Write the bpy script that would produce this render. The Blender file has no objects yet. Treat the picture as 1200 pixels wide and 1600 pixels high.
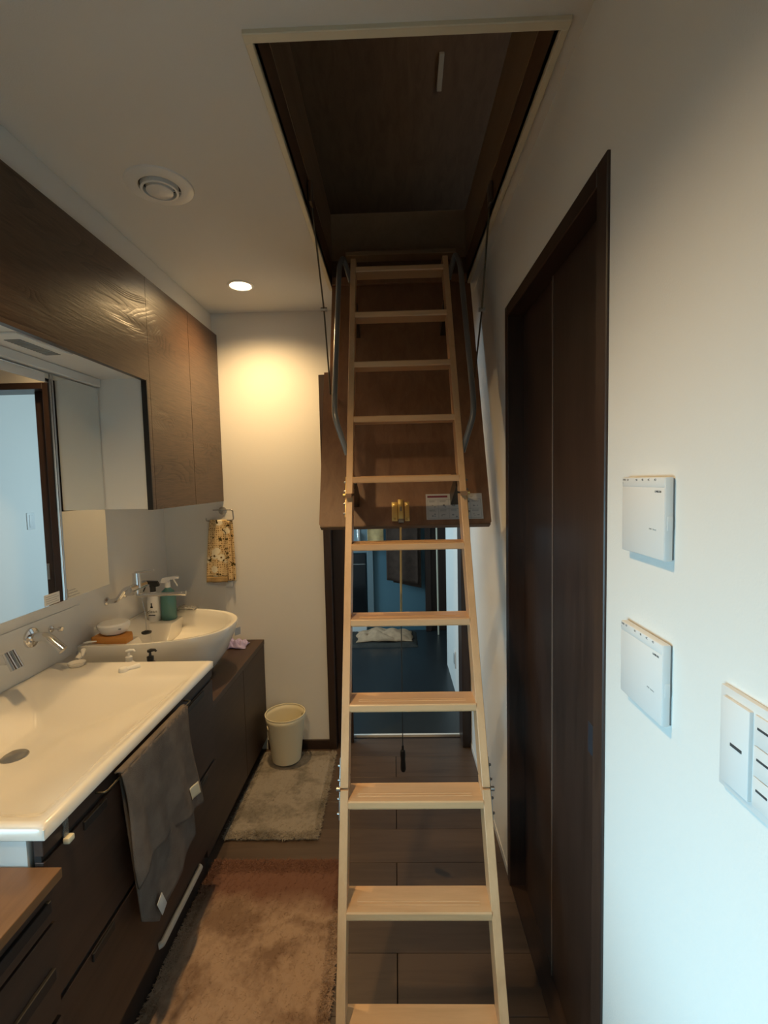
import bpy, bmesh, math, random
from math import sin, cos, pi, radians
from mathutils import Vector, Matrix
random.seed(7)
scn = bpy.context.scene
COL = scn.collection

# ------------------------------------------------------------------ camera
HC = 1.498
p_, y_, r_ = radians(3.822), radians(-1.318), radians(-1.266)
fw = Vector((sin(y_)*cos(p_), cos(y_)*cos(p_), -sin(p_)))
rt = Vector((cos(y_), -sin(y_), 0)); up = rt.cross(fw)
r2 = rt*cos(r_) + up*sin(r_); u2 = -rt*sin(r_) + up*cos(r_)
cam_d = bpy.data.cameras.new('camera'); cam = bpy.data.objects.new('camera', cam_d); COL.objects.link(cam)
cam.matrix_world = Matrix(((r2.x, u2.x, -fw.x, 0), (r2.y, u2.y, -fw.y, 0), (r2.z, u2.z, -fw.z, HC), (0, 0, 0, 1)))
cam_d.sensor_fit = 'VERTICAL'; cam_d.sensor_height = 24; cam_d.lens = 740.96/1600*24; cam_d.clip_start = 0.02
scn.camera = cam
# ------------------------------------------------------------------ world, lights, exposure
w = bpy.data.worlds.new('world'); scn.world = w; w.use_nodes = True
w.node_tree.nodes['Background'].inputs[0].default_value = (.62, .8, 1, 1)
w.node_tree.nodes['Background'].inputs[1].default_value = .15

def area(name, loc, target, sx, sy, power, color, shape='RECTANGLE', spread=180):
    l = bpy.data.lights.new(name, 'AREA'); l.shape = shape; l.size = sx
    if shape == 'RECTANGLE': l.size_y = sy
    l.energy = power; l.color = color; l.spread = radians(spread)
    o = bpy.data.objects.new(name, l); COL.objects.link(o); o.location = loc
    o.rotation_euler = (Vector(target)-Vector(loc)).to_track_quat('-Z', 'Y').to_euler()
    return o
WARM = (1, .66, .30); COOL = (.50, .82, 1)
area('window_daylight', (-1.32, -.25, 1.0), (.4, .40, .30), .95, .75, 19, (.42, .80, 1), spread=88)          # window in the left wall behind the camera
area('bathroom_daylight', (-1.5, 3.7, 1.35), (.4, 3.4, .9), 1.0, .9, 26, (.62, .87, 1))          # window of the room beyond the doorway
area('attic_fill', (.95, .35, 2.75), (.1, 1.3, 3.3), .3, .3, 1.6, (1, .80, .55))  # unseen fill light, added to brighten the attic lining
scn.view_settings.view_transform = 'Standard'; scn.view_settings.look = 'None'
scn.view_settings.gamma = 1; scn.view_settings.use_curve_mapping = False
scn.view_settings.exposure = 0.0

# ------------------------------------------------------------------ materials
def mat(name, col, rough=.5, metal=0, spec=.5, coat=0, trans=0, alpha=1):
    m = bpy.data.materials.new(name); m.use_nodes = True
    b = m.node_tree.nodes['Principled BSDF']
    b.inputs['Base Color'].default_value = (*col, 1); b.inputs['Roughness'].default_value = rough
    b.inputs['Metallic'].default_value = metal; b.inputs['Specular IOR Level'].default_value = spec
    b.inputs['Coat Weight'].default_value = coat; b.inputs['Transmission Weight'].default_value = trans
    b.inputs['Alpha'].default_value = alpha
    return m
def nd(m, t, **k):
    n = m.node_tree.nodes.new(t)
    for a, v in k.items(): setattr(n, a, v)
    return n
def lk(m, a, b): m.node_tree.links.new(a, b)
def coords(m, scale=(1, 1, 1), rot=(0, 0, 0)):
    tc = nd(m, 'ShaderNodeNewGeometry'); mp = nd(m, 'ShaderNodeMapping')
    lk(m, tc.outputs['Position'], mp.inputs['Vector']); mp.inputs['Scale'].default_value = scale; mp.inputs['Rotation'].default_value = rot
    return mp.outputs['Vector']
def ramp(m, fac, stops):
    r = nd(m, 'ShaderNodeValToRGB'); lk(m, fac, r.inputs[0]); e = r.color_ramp.elements
    while len(e) < len(stops): e.new(.5)
    for i, (p, c) in enumerate(stops): e[i].position = p; e[i].color = (*c, 1)
    return r.outputs[0]
def bsdf(m): return m.node_tree.nodes['Principled BSDF']
def bump(m, h, strength=.2, dist=.002):
    b = nd(m, 'ShaderNodeBump'); b.inputs['Strength'].default_value = strength; b.inputs['Distance'].default_value = dist
    lk(m, h, b.inputs['Height']); lk(m, b.outputs[0], bsdf(m).inputs['Normal'])
def noise(m, vec, scale, detail=3, dist=0):
    n = nd(m, 'ShaderNodeTexNoise'); lk(m, vec, n.inputs['Vector']); n.inputs['Scale'].default_value = scale
    n.inputs['Detail'].default_value = detail; n.inputs['Distortion'].default_value = dist
    return n.outputs['Fac']
def wood(name, c1, c2, axis='Z', rough=.45, spec=.5, fine=1.0, bs=.15, tone=.25):
    m = mat(name, c1, rough, spec=spec)
    s = {'X': (1.2, 14, 14), 'Y': (14, 1.2, 14), 'Z': (14, 14, 1.2)}[axis]
    v = coords(m, s); n = noise(m, v, 2.2*fine, 6, .9)
    v2 = coords(m, tuple(q*.18 for q in s)); n2 = noise(m, v2, 2.0, 3, 1.5)
    v3 = coords(m, tuple(q*5 for q in s)); n3 = noise(m, v3, 4*fine, 3)
    mx = nd(m, 'ShaderNodeMath', operation='MULTIPLY_ADD'); lk(m, n2, mx.inputs[0]); mx.inputs[1].default_value = tone*2
    lk(m, n, mx.inputs[2])
    ad = nd(m, 'ShaderNodeMath', operation='MULTIPLY_ADD'); lk(m, n3, ad.inputs[0]); ad.inputs[1].default_value = .25; lk(m, mx.outputs[0], ad.inputs[2])
    c = ramp(m, ad.outputs[0], [(.45, c2), (1.1 if False else .98, c1)])
    lk(m, c, bsdf(m).inputs['Base Color']); bump(m, n3, bs, .001)
    return m
def hexc(h, k=1.0):
    h = h.lstrip('#'); o = []
    for i in (0, 2, 4):
        v = int(h[i:i+2], 16)/255; o.append((v/12.92 if v < .04 else ((v+.055)/1.055)**2.4)*k)
    return tuple(o)

M = {}
def wallpaper(name, col):
    m = mat(name, col, .85, spec=.2); n = noise(m, coords(m), 260, 3); bump(m, n, .35, .0012); return m
M['wall'] = wallpaper('wallpaper_white', (.78, .765, .73))
M['ceil'] = wallpaper('ceiling_paper', (.70, .69, .66))
M['walnut'] = wood('dark_walnut_vertical', (.045, .026, .020), (.020, .012, .009), 'Z', .38)
M['walnutY'] = wood('dark_walnut_along', (.045, .026, .020), (.020, .012, .009), 'Y', .38)
M['walnutX'] = wood('dark_walnut_across', (.045, .026, .020), (.020, .012, .009), 'X', .38)
M['base'] = wood('vanity_front', (.052, .028, .019), (.026, .014, .010), 'Y', .5)
M['black'] = mat('black_edge', (.012, .010, .010), .5)
M['white'] = mat('white_melamine', (.74, .74, .72), .35)
M['ceramic'] = mat('ceramic', (.80, .76, .69), .14, coat=.4)
M['ceramic2'] = mat('ceramic_outer', (.80, .77, .71), .16, coat=.4)
M['chrome'] = mat('chrome', (.75, .75, .76), .12, metal=1)
M['bronze'] = mat('dark_bronze', (.10, .085, .06), .4, metal=.8)
M['steel'] = mat('brushed_steel', (.42, .41, .40), .35, metal=1)
M['brass'] = mat('brass', (.92, .72, .30), .38, metal=1)
M['greytube'] = mat('grey_painted_tube', (.23, .235, .24), .28, metal=.35)
M['mirror'] = mat('mirror', (.86, .88, .87), .01, metal=1)
M['plywood'] = wood('plywood_brown', (.30, .16, .090), (.20, .10, .055), 'Z', .45, tone=.15)
M['ply_edge'] = mat('plywood_edge', (.16, .095, .055), .6)
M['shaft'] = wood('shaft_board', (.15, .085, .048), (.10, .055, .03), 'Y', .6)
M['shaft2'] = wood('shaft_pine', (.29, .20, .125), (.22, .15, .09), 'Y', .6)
M['atticply'] = wood('attic_plywood', (.26, .165, .095), (.19, .115, .065), 'Y', .8, tone=.15)
M['pineZ'] = wood('pine_stringer', (.74, .46, .245), (.58, .34, .17), 'Z', .35, fine=.8, bs=.05)
M['pineX'] = wood('pine_tread', (.75, .47, .25), (.59, .345, .175), 'X', .3, fine=.8, bs=.05)
M['pine_end'] = mat('pine_end_grain', (.30, .17, .09), .6)
M['plastic'] = mat('white_plastic', (.77, .77, .76), .4)
M['plastic_side'] = mat('white_plastic_side', (.74, .74, .73), .45)
M['ink'] = mat('dark_ink', (.05, .055, .06), .7)
M['inkgrey'] = mat('grey_ink', (.25, .27, .28), .7)
M['beige'] = mat('beige_plastic', (.76, .70, .52), .45)
M['rubber'] = mat('black_rubber', (.012, .012, .012), .45)
M['cream_trim'] = mat('cream_trim', (.66, .60, .46), .45)
M['teal'] = mat('teal_panel', (.08, .165, .21), .5)
M['greyframe'] = mat('grey_frame', (.14, .19, .21), .45)
M['glassblack'] = mat('black_glass', (.004, .004, .005), .12)
M['label'] = mat('paper_label', (.56, .56, .55), .6)
M['labeldark'] = mat('label_banner', (.20, .035, .06), .6)
M['orange'] = mat('orange_sponge', (.50, .22, .05), .8)
M['purple'] = mat('lilac_rubber', (.42, .36, .62), .55)
M['tealglass'] = mat('teal_bottle', (.09, .25, .25), .3, trans=.2)
M['clear'] = mat('clear_plastic', (.8, .8, .78), .15, trans=.85)
M['cord'] = mat('tan_cord', (.42, .32, .15), .6)
M['darkcord'] = mat('dark_cord', (.03, .03, .03), .6)
M['paletile'] = mat('threshold_strip', (.72, .70, .66), .35)
M['hallfloor'] = mat('hall_floor_slate', (.022, .027, .030), .3)
M['kick'] = mat('toe_kick', (.020, .012, .010), .6)

# upper cabinets: cathedral grain with relief
def grainy():
    m = mat('oiled_oak_dark', (.1, .06, .04), .36, spec=.55)
    v = coords(m, (1, .8, 3.4)); v2 = coords(m, (1, 2.2, 30))
    n = noise(m, v, 1.35, 2, .9)
    ml = nd(m, 'ShaderNodeMath', operation='MULTIPLY'); lk(m, n, ml.inputs[0]); ml.inputs[1].default_value = 34
    fr = nd(m, 'ShaderNodeMath', operation='FRACT'); lk(m, ml.outputs[0], fr.inputs[0])
    pw = nd(m, 'ShaderNodeMath', operation='POWER'); lk(m, fr.outputs[0], pw.inputs[0]); pw.inputs[1].default_value = 3
    n2 = noise(m, v2, 6, 5, .3)
    mk = noise(m, coords(m, (1, .9, 3)), 2.6, 1)
    mr = nd(m, 'ShaderNodeMapRange'); lk(m, mk, mr.inputs[0]); mr.inputs[1].default_value = .5; mr.inputs[2].default_value = .62
    mm = nd(m, 'ShaderNodeMath', operation='MULTIPLY'); lk(m, pw.outputs[0], mm.inputs[0]); lk(m, mr.outputs[0], mm.inputs[1])
    ad = nd(m, 'ShaderNodeMath', operation='MULTIPLY_ADD'); lk(m, mm.outputs[0], ad.inputs[0]); ad.inputs[1].default_value = -.35; lk(m, n2, ad.inputs[2])
    c = ramp(m, ad.outputs[0], [(.2, (.036, .020, .013)), (.65, (.082, .046, .028))])
    lk(m, c, bsdf(m).inputs['Base Color'])
    sb = nd(m, 'ShaderNodeMath', operation='MULTIPLY_ADD'); lk(m, mm.outputs[0], sb.inputs[0]); sb.inputs[1].default_value = -1.2; lk(m, n2, sb.inputs[2])
    bump(m, sb.outputs[0], .32, .0015); return m
M['oak'] = grainy()
M['lowtop'] = wood('brown_worktop', (.19, .095, .042), (.13, .062, .027), 'Y', .45)
M['counter'] = wood('dark_counter_top', (.055, .030, .020), (.03, .016, .011), 'Y', .45)
def plankmat(i):
    k = [1, .86, 1.12, .94][i]
    return wood('floor_plank_%d' % i, (.092*k, .060*k, .042*k), (.052*k, .033*k, .023*k), 'X', .42, fine=1.0, bs=.1)
PL = [plankmat(i) for i in range(4)]
def ruggy(name, a, b, sc, dark=None):
    m = mat(name, a, .95, spec=.1); n = noise(m, coords(m), sc, 5, .6); n2 = noise(m, coords(m), sc*7, 2)
    ad = nd(m, 'ShaderNodeMath', operation='MULTIPLY_ADD'); lk(m, n2, ad.inputs[0]); ad.inputs[1].default_value = .35; lk(m, n, ad.inputs[2])
    c = ramp(m, ad.outputs[0], [(.50, b), (.72, a)])
    if dark:                                                          # the far end of this rug is coloured darker
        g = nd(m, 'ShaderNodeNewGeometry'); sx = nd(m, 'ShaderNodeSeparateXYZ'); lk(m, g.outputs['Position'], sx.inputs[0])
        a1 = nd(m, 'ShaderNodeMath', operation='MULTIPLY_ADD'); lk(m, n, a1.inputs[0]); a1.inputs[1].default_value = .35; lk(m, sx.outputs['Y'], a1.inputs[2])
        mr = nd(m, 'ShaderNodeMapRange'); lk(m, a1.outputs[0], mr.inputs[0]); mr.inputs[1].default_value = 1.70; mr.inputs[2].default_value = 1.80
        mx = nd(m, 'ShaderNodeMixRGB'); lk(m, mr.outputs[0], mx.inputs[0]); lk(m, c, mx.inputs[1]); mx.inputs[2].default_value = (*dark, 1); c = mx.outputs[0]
    lk(m, c, bsdf(m).inputs['Base Color']); return m
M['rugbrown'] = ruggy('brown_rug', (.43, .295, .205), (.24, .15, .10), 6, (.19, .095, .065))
M['ruggrey'] = ruggy('grey_rug', (.31, .27, .225), (.19, .165, .135), 7)
def clothm(name, c, sc=500):
    m = mat(name, c, .95, spec=.1); n = noise(m, coords(m), sc, 2); n2 = noise(m, coords(m), 18, 3)
    c2 = tuple(q*.75 for q in c); lk(m, ramp(m, n2, [(.35, c2), (.65, c)]), bsdf(m).inputs['Base Color']); bump(m, n, .8, .003); return m
M['greytowel'] = clothm('grey_terry', (.20, .165, .142))
M['browntowel'] = clothm('brown_terry', (.085, .055, .042))
M['beigetowel'] = clothm('beige_terry', (.60, .38, .23))
M['darkmat'] = clothm('dark_bath_mat', (.06, .055, .048), 200)
def floral():
    m = mat('honeycomb_floral_print', (.6, .4, .2), .95, spec=.1)
    v = coords(m, (1, 0, 1)); vo = nd(m, 'ShaderNodeTexVoronoi'); lk(m, v, vo.inputs['Vector']); vo.inputs['Scale'].default_value = 85; vo.inputs['Randomness'].default_value = .35
    base = ramp(m, vo.outputs['Distance'], [(.18, (.24, .14, .05)), (.42, (.68, .50, .27))])
    f = nd(m, 'ShaderNodeTexVoronoi'); lk(m, v, f.inputs['Vector']); f.inputs['Scale'].default_value = 17
    def step(lo, hi, inp):
        r = nd(m, 'ShaderNodeMapRange'); lk(m, inp, r.inputs[0]); r.inputs[1].default_value = lo; r.inputs[2].default_value = hi; r.inputs[3].default_value = 1; r.inputs[4].default_value = 0; return r.outputs[0]
    petals = step(.30, .36, f.outputs['Distance']); core = step(.07, .10, f.outputs['Distance'])
    leaf = noise(m, v, 42, 2, .6); lr = nd(m, 'ShaderNodeMapRange'); lk(m, leaf, lr.inputs[0]); lr.inputs[1].default_value = .62; lr.inputs[2].default_value = .64
    def mix(fac, a, c):
        x = nd(m, 'ShaderNodeMixRGB'); lk(m, fac, x.inputs[0]); lk(m, a, x.inputs[1]); x.inputs[2].default_value = (*c, 1); return x.outputs[0]
    c = mix(petals, base, (.78, .70, .52)); c = mix(core, c, (.16, .09, .02)); c = mix(lr.outputs[0], c, (.07, .05, .015))
    lk(m, c, bsdf(m).inputs['Base Color']); return m
M['floral'] = floral()
M['hem'] = clothm('tan_hem', (.55, .37, .17))
def emis(name, col, s):
    m = mat(name, (0, 0, 0)); b = bsdf(m); b.inputs['Emission Color'].default_value = (*col, 1); b.inputs['Emission Strength'].default_value = s; return m
M['lamp'] = emis('lamp_glow', (1, .80, .52), 14)

# ------------------------------------------------------------------ builders
def ident(o, label=None, cat=None, group=None, kind=None):
    if label: o['label'] = label
    if cat: o['category'] = cat
    if group: o['group'] = group
    if kind: o['kind'] = kind
    return o
WL = {}
def thing(name, loc, label, cat, group=None, kind=None):
    o = bpy.data.objects.new(name, None); o.empty_display_size = .05; COL.objects.link(o)
    o.location = loc; WL[o.name] = Vector(loc)
    return ident(o, label, cat, group, kind)
class MB:
    def __init__(s): s.bm = bmesh.new()
    def box(s, x0, x1, y0, y1, z0, z1, bev=0, seg=2, mi=0):
        b = bmesh.new(); bmesh.ops.create_cube(b, size=1)
        for v in b.verts: v.co = Vector(((x0+x1)/2+v.co.x*(x1-x0), (y0+y1)/2+v.co.y*(y1-y0), (z0+z1)/2+v.co.z*(z1-z0)))
        if bev: bmesh.ops.bevel(b, geom=b.edges[:], offset=bev, segments=seg, affect='EDGES', profile=.5)
        for f in b.faces: f.material_index = mi
        return s._add(b)
    def _add(s, b, mx=None):
        if mx: bmesh.ops.transform(b, matrix=mx, verts=b.verts)
        me = bpy.data.meshes.new('t'); b.to_mesh(me); b.free(); s.bm.from_mesh(me); bpy.data.meshes.remove(me); return s
    def obox(s, c, ax, ay, az, dx, dy, dz, bev=0):        # oriented box: centre, three unit axes, full sizes
        b = bmesh.new(); bmesh.ops.create_cube(b, size=1)
        for v in b.verts: v.co = Vector((v.co.x*dx, v.co.y*dy, v.co.z*dz))
        if bev: bmesh.ops.bevel(b, geom=b.edges[:], offset=bev, segments=2, affect='EDGES', profile=.5)
        ax, ay, az = Vector(ax).normalized(), Vector(ay).normalized(), Vector(az).normalized()
        return s._add(b, Matrix(((ax.x, ay.x, az.x, c[0]), (ax.y, ay.y, az.y, c[1]), (ax.z, ay.z, az.z, c[2]), (0, 0, 0, 1))))
    def tube(s, pts, r, n=12, cap=True):
        pts = [Vector(p) for p in pts]; rs = r if isinstance(r, (list, tuple)) else [r]*len(pts)
        t0 = (pts[1]-pts[0]).normalized(); a = Vector((0, 0, 1)) if abs(t0.z) < .9 else Vector((1, 0, 0))
        u = t0.cross(a).normalized(); rings = []
        for i, p in enumerate(pts):
            t = ((pts[min(i+1, len(pts)-1)]-pts[i]).normalized() + (pts[i]-pts[max(i-1, 0)]).normalized()).normalized()
            u = (u - t*u.dot(t)).normalized(); v = t.cross(u)
            rings.append([s.bm.verts.new(p + (u*cos(2*pi*k/n)+v*sin(2*pi*k/n))*rs[i]) for k in range(n)])
        for a_, b_ in zip(rings, rings[1:]):
            for k in range(n): s.bm.faces.new((a_[k], a_[(k+1) % n], b_[(k+1) % n], b_[k]))
        if cap: s.bm.faces.new(rings[0][::-1]); s.bm.faces.new(rings[-1])
        return s
    def lathe(s, prof, c, axis='Z', n=40, closed=False, flip=False):
        def P(r, h, a):
            q = {'Z': (r*cos(a), r*sin(a), h), 'X': (h, r*cos(a), r*sin(a)), 'Y': (r*sin(a), h, r*cos(a))}[axis]
            return Vector(c)+Vector(q)
        rings = []
        for r, h in prof:
            rings.append([s.bm.verts.new(P(0, h, 0))] if r < 1e-6 else [s.bm.verts.new(P(r, h, 2*pi*k/n)) for k in range(n)])
        prs = list(zip(rings, rings[1:])) + ([(rings[-1], rings[0])] if closed else [])
        for a_, b_ in prs:
            for k in range(n):
                k2 = (k+1) % n
                if len(a_) == 1 and len(b_) == 1: continue
                if len(a_) == 1: s.bm.faces.new((a_[0], b_[k2], b_[k]))
                elif len(b_) == 1: s.bm.faces.new((a_[k], a_[k2], b_[0]))
                else: s.bm.faces.new((a_[k], a_[k2], b_[k2], b_[k]))
        return s
    def prism(s, poly, ax, h0, h1, bev=0):                # polygon in the plane normal to ax
        f = {'X': lambda a, b, h: (h, a, b), 'Y': lambda a, b, h: (a, h, b), 'Z': lambda a, b, h: (a, b, h)}[ax]
        b = bmesh.new(); v0 = [b.verts.new(f(p[0], p[1], h0)) for p in poly]; v1 = [b.verts.new(f(p[0], p[1], h1)) for p in poly]
        n = len(poly); b.faces.new(v0); b.faces.new(v1[::-1])
        for i in range(n): b.faces.new((v0[i], v0[(i+1) % n], v1[(i+1) % n], v1[i]))
        if bev: bmesh.ops.bevel(b, geom=b.edges[:], offset=bev, segments=2, affect='EDGES', profile=.5)
        return s._add(b)
    def grid(s, f, nu, nv):
        V = [[s.bm.verts.new(f(i/nu, j/nv)) for j in range(nv+1)] for i in range(nu+1)]
        for i in range(nu):
            for j in range(nv): s.bm.faces.new((V[i][j], V[i+1][j], V[i+1][j+1], V[i][j+1]))
        return s
    def build(s, name, m, parent=None, smooth=True, solid=0, ang=38, **kw):
        bmesh.ops.recalc_face_normals(s.bm, faces=s.bm.faces)
        me = bpy.data.meshes.new(name); s.bm.to_mesh(me); s.bm.free()
        for q in (m if isinstance(m, list) else [m]): me.materials.append(q)
        xs = [v.co for v in me.vertices]
        c = Vector([(min(v[i] for v in xs)+max(v[i] for v in xs))/2 for i in range(3)])
        if parent is None: c.z = min(v.z for v in xs)
        me.transform(Matrix.Translation(-c))
        o = bpy.data.objects.new(name, me); COL.objects.link(o)
        if smooth:
            me.shade_smooth()
            if hasattr(me, 'set_sharp_from_angle'): me.set_sharp_from_angle(angle=radians(ang))
        WL[o.name] = c; o.location = c
        if parent is not None:
            o.parent = parent; o.location = c - WL[parent.name]
        if solid:
            sm = o.modifiers.new('thickness', 'SOLIDIFY'); sm.thickness = solid; sm.offset = 0
        ident(o, kw.get('label'), kw.get('cat'), kw.get('group'), kw.get('kind'))
        return o
def fillet(pts, r, seg=5):
    pts = [Vector(p) for p in pts]; out = [pts[0]]
    for i in range(1, len(pts)-1):
        a, b, c = pts[i-1], pts[i], pts[i+1]; d1 = (a-b); d2 = (c-b); rr = min(r, d1.length*.45, d2.length*.45)
        p, q = b+d1.normalized()*rr, b+d2.normalized()*rr
        for k in range(seg+1):
            t = k/seg; out.append(p*(1-t)**2 + b*2*t*(1-t) + q*t*t)
    out.append(pts[-1]); return out
def text(s, size, loc, xdir, ydir, name, m, parent, depth=.0003, label=None):
    cu = bpy.data.curves.new(name, 'FONT'); cu.body = s; cu.size = size; cu.extrude = depth; cu.align_x = 'CENTER'; cu.align_y = 'CENTER'; cu.resolution_u = 2
    t = bpy.data.objects.new(name, cu); COL.objects.link(t)
    bpy.context.view_layer.update()
    me = bpy.data.meshes.new_from_object(t.evaluated_get(bpy.context.evaluated_depsgraph_get()))
    bpy.data.objects.remove(t); bpy.data.curves.remove(cu)
    me.materials.clear(); me.materials.append(m); me.name = name
    o = bpy.data.objects.new(name, me); COL.objects.link(o)
    X, Y = Vector(xdir).normalized(), Vector(ydir).normalized(); Z = X.cross(Y)
    me.transform(Matrix(((X.x, Y.x, Z.x, 0), (X.y, Y.y, Z.y, 0), (X.z, Y.z, Z.z, 0), (0, 0, 0, 1))))
    o.location = Vector(loc)-WL[parent.name]; o.parent = parent; WL[o.name] = Vector(loc)
    if label: o['label'] = label
    return o

# ================================================================== SETTING
LW, RW, FW, CZ = -1.265, .40, 2.565, 2.40
BW = -1.3                                   # wall behind the camera
# ---- floor with planks
fl = MB().box(LW-.1, RW+.14, BW-.1, 2.70, -.05, -.012).build('floor', M['kick'], smooth=False, kind='structure', label='dark brown wood plank floor')
edges = [1.23+.1787*k for k in range(-9, 9)]
for i, (a, b) in enumerate(zip(edges, edges[1:])):
    b = min(b, 2.695)
    if i % 2 == 1: xs = [(LW, -.0225), (-.0195, RW+.12)]
    else: xs = [(LW, -.935), (-.932, RW+.12)]
    for j, (x0, x1) in enumerate(xs):
        MB().box(x0, x1, a+.0006, b-.0006, -.012, 0, .0008, 1).build('plank', PL[(i*3+j*2+i//3) % 4], fl, smooth=False)
MB().box(-.36, .36, 2.697, 2.712, -.05, .002).build('trim_1', M['paletile'], smooth=False, kind='structure', label='pale metal threshold strip in the doorway')
# ---- left wall with a window behind the camera
m = MB(); m.box(LW-.12, LW, .3, FW+.12, 0, CZ); m.box(LW-.12, LW, BW, -.8, 0, CZ); m.box(LW-.12, LW, -.8, .3, 0, .55); m.box(LW-.12, LW, -.8, .3, 1.45, CZ)
m.build('wall_left', M['wall'], smooth=False, kind='structure')
wf = MB(); wf.box(LW-.09, LW-.04, -.8, -.76, .55, 1.45); wf.box(LW-.09, LW-.04, .26, .3, .55, 1.45); wf.box(LW-.09, LW-.04, -.76, .26, .55, .59); wf.box(LW-.09, LW-.04, -.76, .26, 1.41, 1.45); wf.box(LW-.08, LW-.05, -.27, -.23, .59, 1.41)
wf.build('window_1', M['white'], smooth=False, kind='structure', label='white window frame in the left wall behind the viewer')
MB().box(LW-.12, RW+.12, BW-.12, BW, 0, CZ).build('wall_back', M['wall'], smooth=False, kind='structure')
# ---- far wall (solid part, header over the doorway)
DH = 2.03
m = MB(); m.box(LW, -.385, FW, FW+.13, 0, CZ); m.box(-.385, RW, FW, FW+.13, DH+.03, CZ)
m.build('wall_front', M['wall'], smooth=False, kind='structure')
MB().box(-.74, -.385, FW-.008, FW, 0, .056, .002, 1).build('baseboard_front', M['walnutX'], smooth=False, kind='structure')
# ---- right wall with the door recess
m = MB(); m.box(RW, RW+.14, BW, .92, 0, CZ); m.box(RW, RW+.14, 1.672, FW+.13, 0, CZ); m.box(RW, RW+.14, .92, 1.672, 2.07, CZ); m.box(RW+.10, RW+.14, .92, 1.672, 0, 2.07)
m.build('wall_right', M['wall'], smooth=False, kind='structure')
MB().box(RW-.003, RW, 1.694, FW, 0, .03).build('baseboard_right', M['white'], smooth=False, kind='structure')
# ---- ceiling with the attic opening
HX0, HX1, HY0, HY1 = -.272, .355, 1.02, 2.286
m = MB(); m.box(LW-.1, HX0, BW-.1, FW+.13, CZ, CZ+.03); m.box(HX1, RW+.14, BW-.1, FW+.13, CZ, CZ+.03)
m.box(HX0, HX1, BW-.1, HY0, CZ, CZ+.03); m.box(HX0, HX1, HY1, FW+.13, CZ, CZ+.03)
m.build('ceiling', M['ceil'], smooth=False, kind='structure')
# ---- attic shell above
def roof(y): return 3.64-.29*y
m = MB(); m.prism([(-.24, roof(-.24)), (3.7, roof(3.7)), (3.7, roof(3.7)+.03), (-.24, roof(-.24)+.03)], 'X', -1.34, 1.34)
m.box(-1.34, -1.3, -.2, 3.66, 2.43, roof(3.66)); m.box(1.3, 1.34, -.2, 3.66, 2.43, roof(3.66)); m.prism([(-.2, 2.5), (3.6, 2.5), (-.2, roof(-.2))], 'X', -1.34, -1.3); m.prism([(-.2, 2.5), (3.6, 2.5), (-.2, roof(-.2))], 'X', 1.3, 1.34)
m.box(-1.34, 1.34, -.24, -.2, 2.43, roof(-.2)); m.box(-1.34, 1.34, 3.66, 3.70, 2.43, roof(3.7))
m.build('ceiling_attic', M['atticply'], smooth=False, kind='structure', label='brown plywood lining of the attic above the hatch')
MB().obox((.2105, 1.948, roof(1.948)-.008), (1, 0, 0), (0, 1, -.29), (0, .29, 1), .020, .130, .014, .002).build('batten', M['cream_trim'], smooth=False, label='slim pale batten fixed to the sloping attic lining above the open hatch', cat='batten')
# ---- hatch frame
hf = thing('hatch_frame', (.04, 1.65, CZ), 'cream-trimmed rectangular attic hatch opening in the ceiling, lined with brown boards', 'hatch frame')
tw = .014
for (a, b, c, d) in ((HX0-tw, HX0+.002, HY0+.0015, HY1), (HX1-.002, HX1+tw, HY0+.0015, HY1), (HX0-tw, HX1+tw, HY0-tw-.006, HY0+.0015)):
    MB().box(a, b, c, d, CZ-.010, CZ+.004, .0015, 1).build('trim_strip', M['cream_trim'], hf, smooth=False)
ft = .012
for (a, b, c, d) in ((HX0-ft, HX0, HY0, HY1), (HX1, HX1+ft, HY0, HY1), (HX0, HX1, HY0-ft, HY0), (HX0, HX1, HY1, HY1+ft)):
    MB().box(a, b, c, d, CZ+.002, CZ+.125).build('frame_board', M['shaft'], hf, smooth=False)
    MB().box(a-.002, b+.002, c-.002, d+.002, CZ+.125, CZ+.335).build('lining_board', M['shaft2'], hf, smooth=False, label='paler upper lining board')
MB().box(-.20, .30, 2.215, 2.286, CZ+.115, CZ+.135, .003).build('cross_rail', M['shaft2'], hf, smooth=False, label='pale cross rail behind the ladder top')

MB().box(HX0+.006, HX1-.006, 2.232, 2.284, CZ-.004, CZ+.030, .002).build('hinge_rail', M['plywood'], hf, smooth=False)
# ---- far doorway: casing + sliding leaf
d2 = thing('door_2', (0, FW, 0), 'dark walnut casing of the open doorway at the end of the room', None, kind='structure')
MB().box(-.392, -.352, FW-.012, 2.70, 0, DH+.035, .002, 1).build('jamb', M['walnut'], d2, smooth=False)
MB().box(.352, RW-.001, FW-.006, 2.70, 0, DH+.035, .002, 1).build('jamb', M['walnut'], d2, smooth=False)
MB().box(-.352, .352, FW-.012, 2.70, DH, DH+.035, .002, 1).build('head', M['walnutX'], d2, smooth=False)
MB().box(-.352, -.262, 2.615, 2.65, .004, DH, .002, 1).build('sliding_leaf', M['walnut'], d2, smooth=False)
MB().box(-.283, -.268, 2.611, 2.616, .98, 1.07, .001, 1).build('latch_plate', M['steel'], d2, smooth=False)
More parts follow.
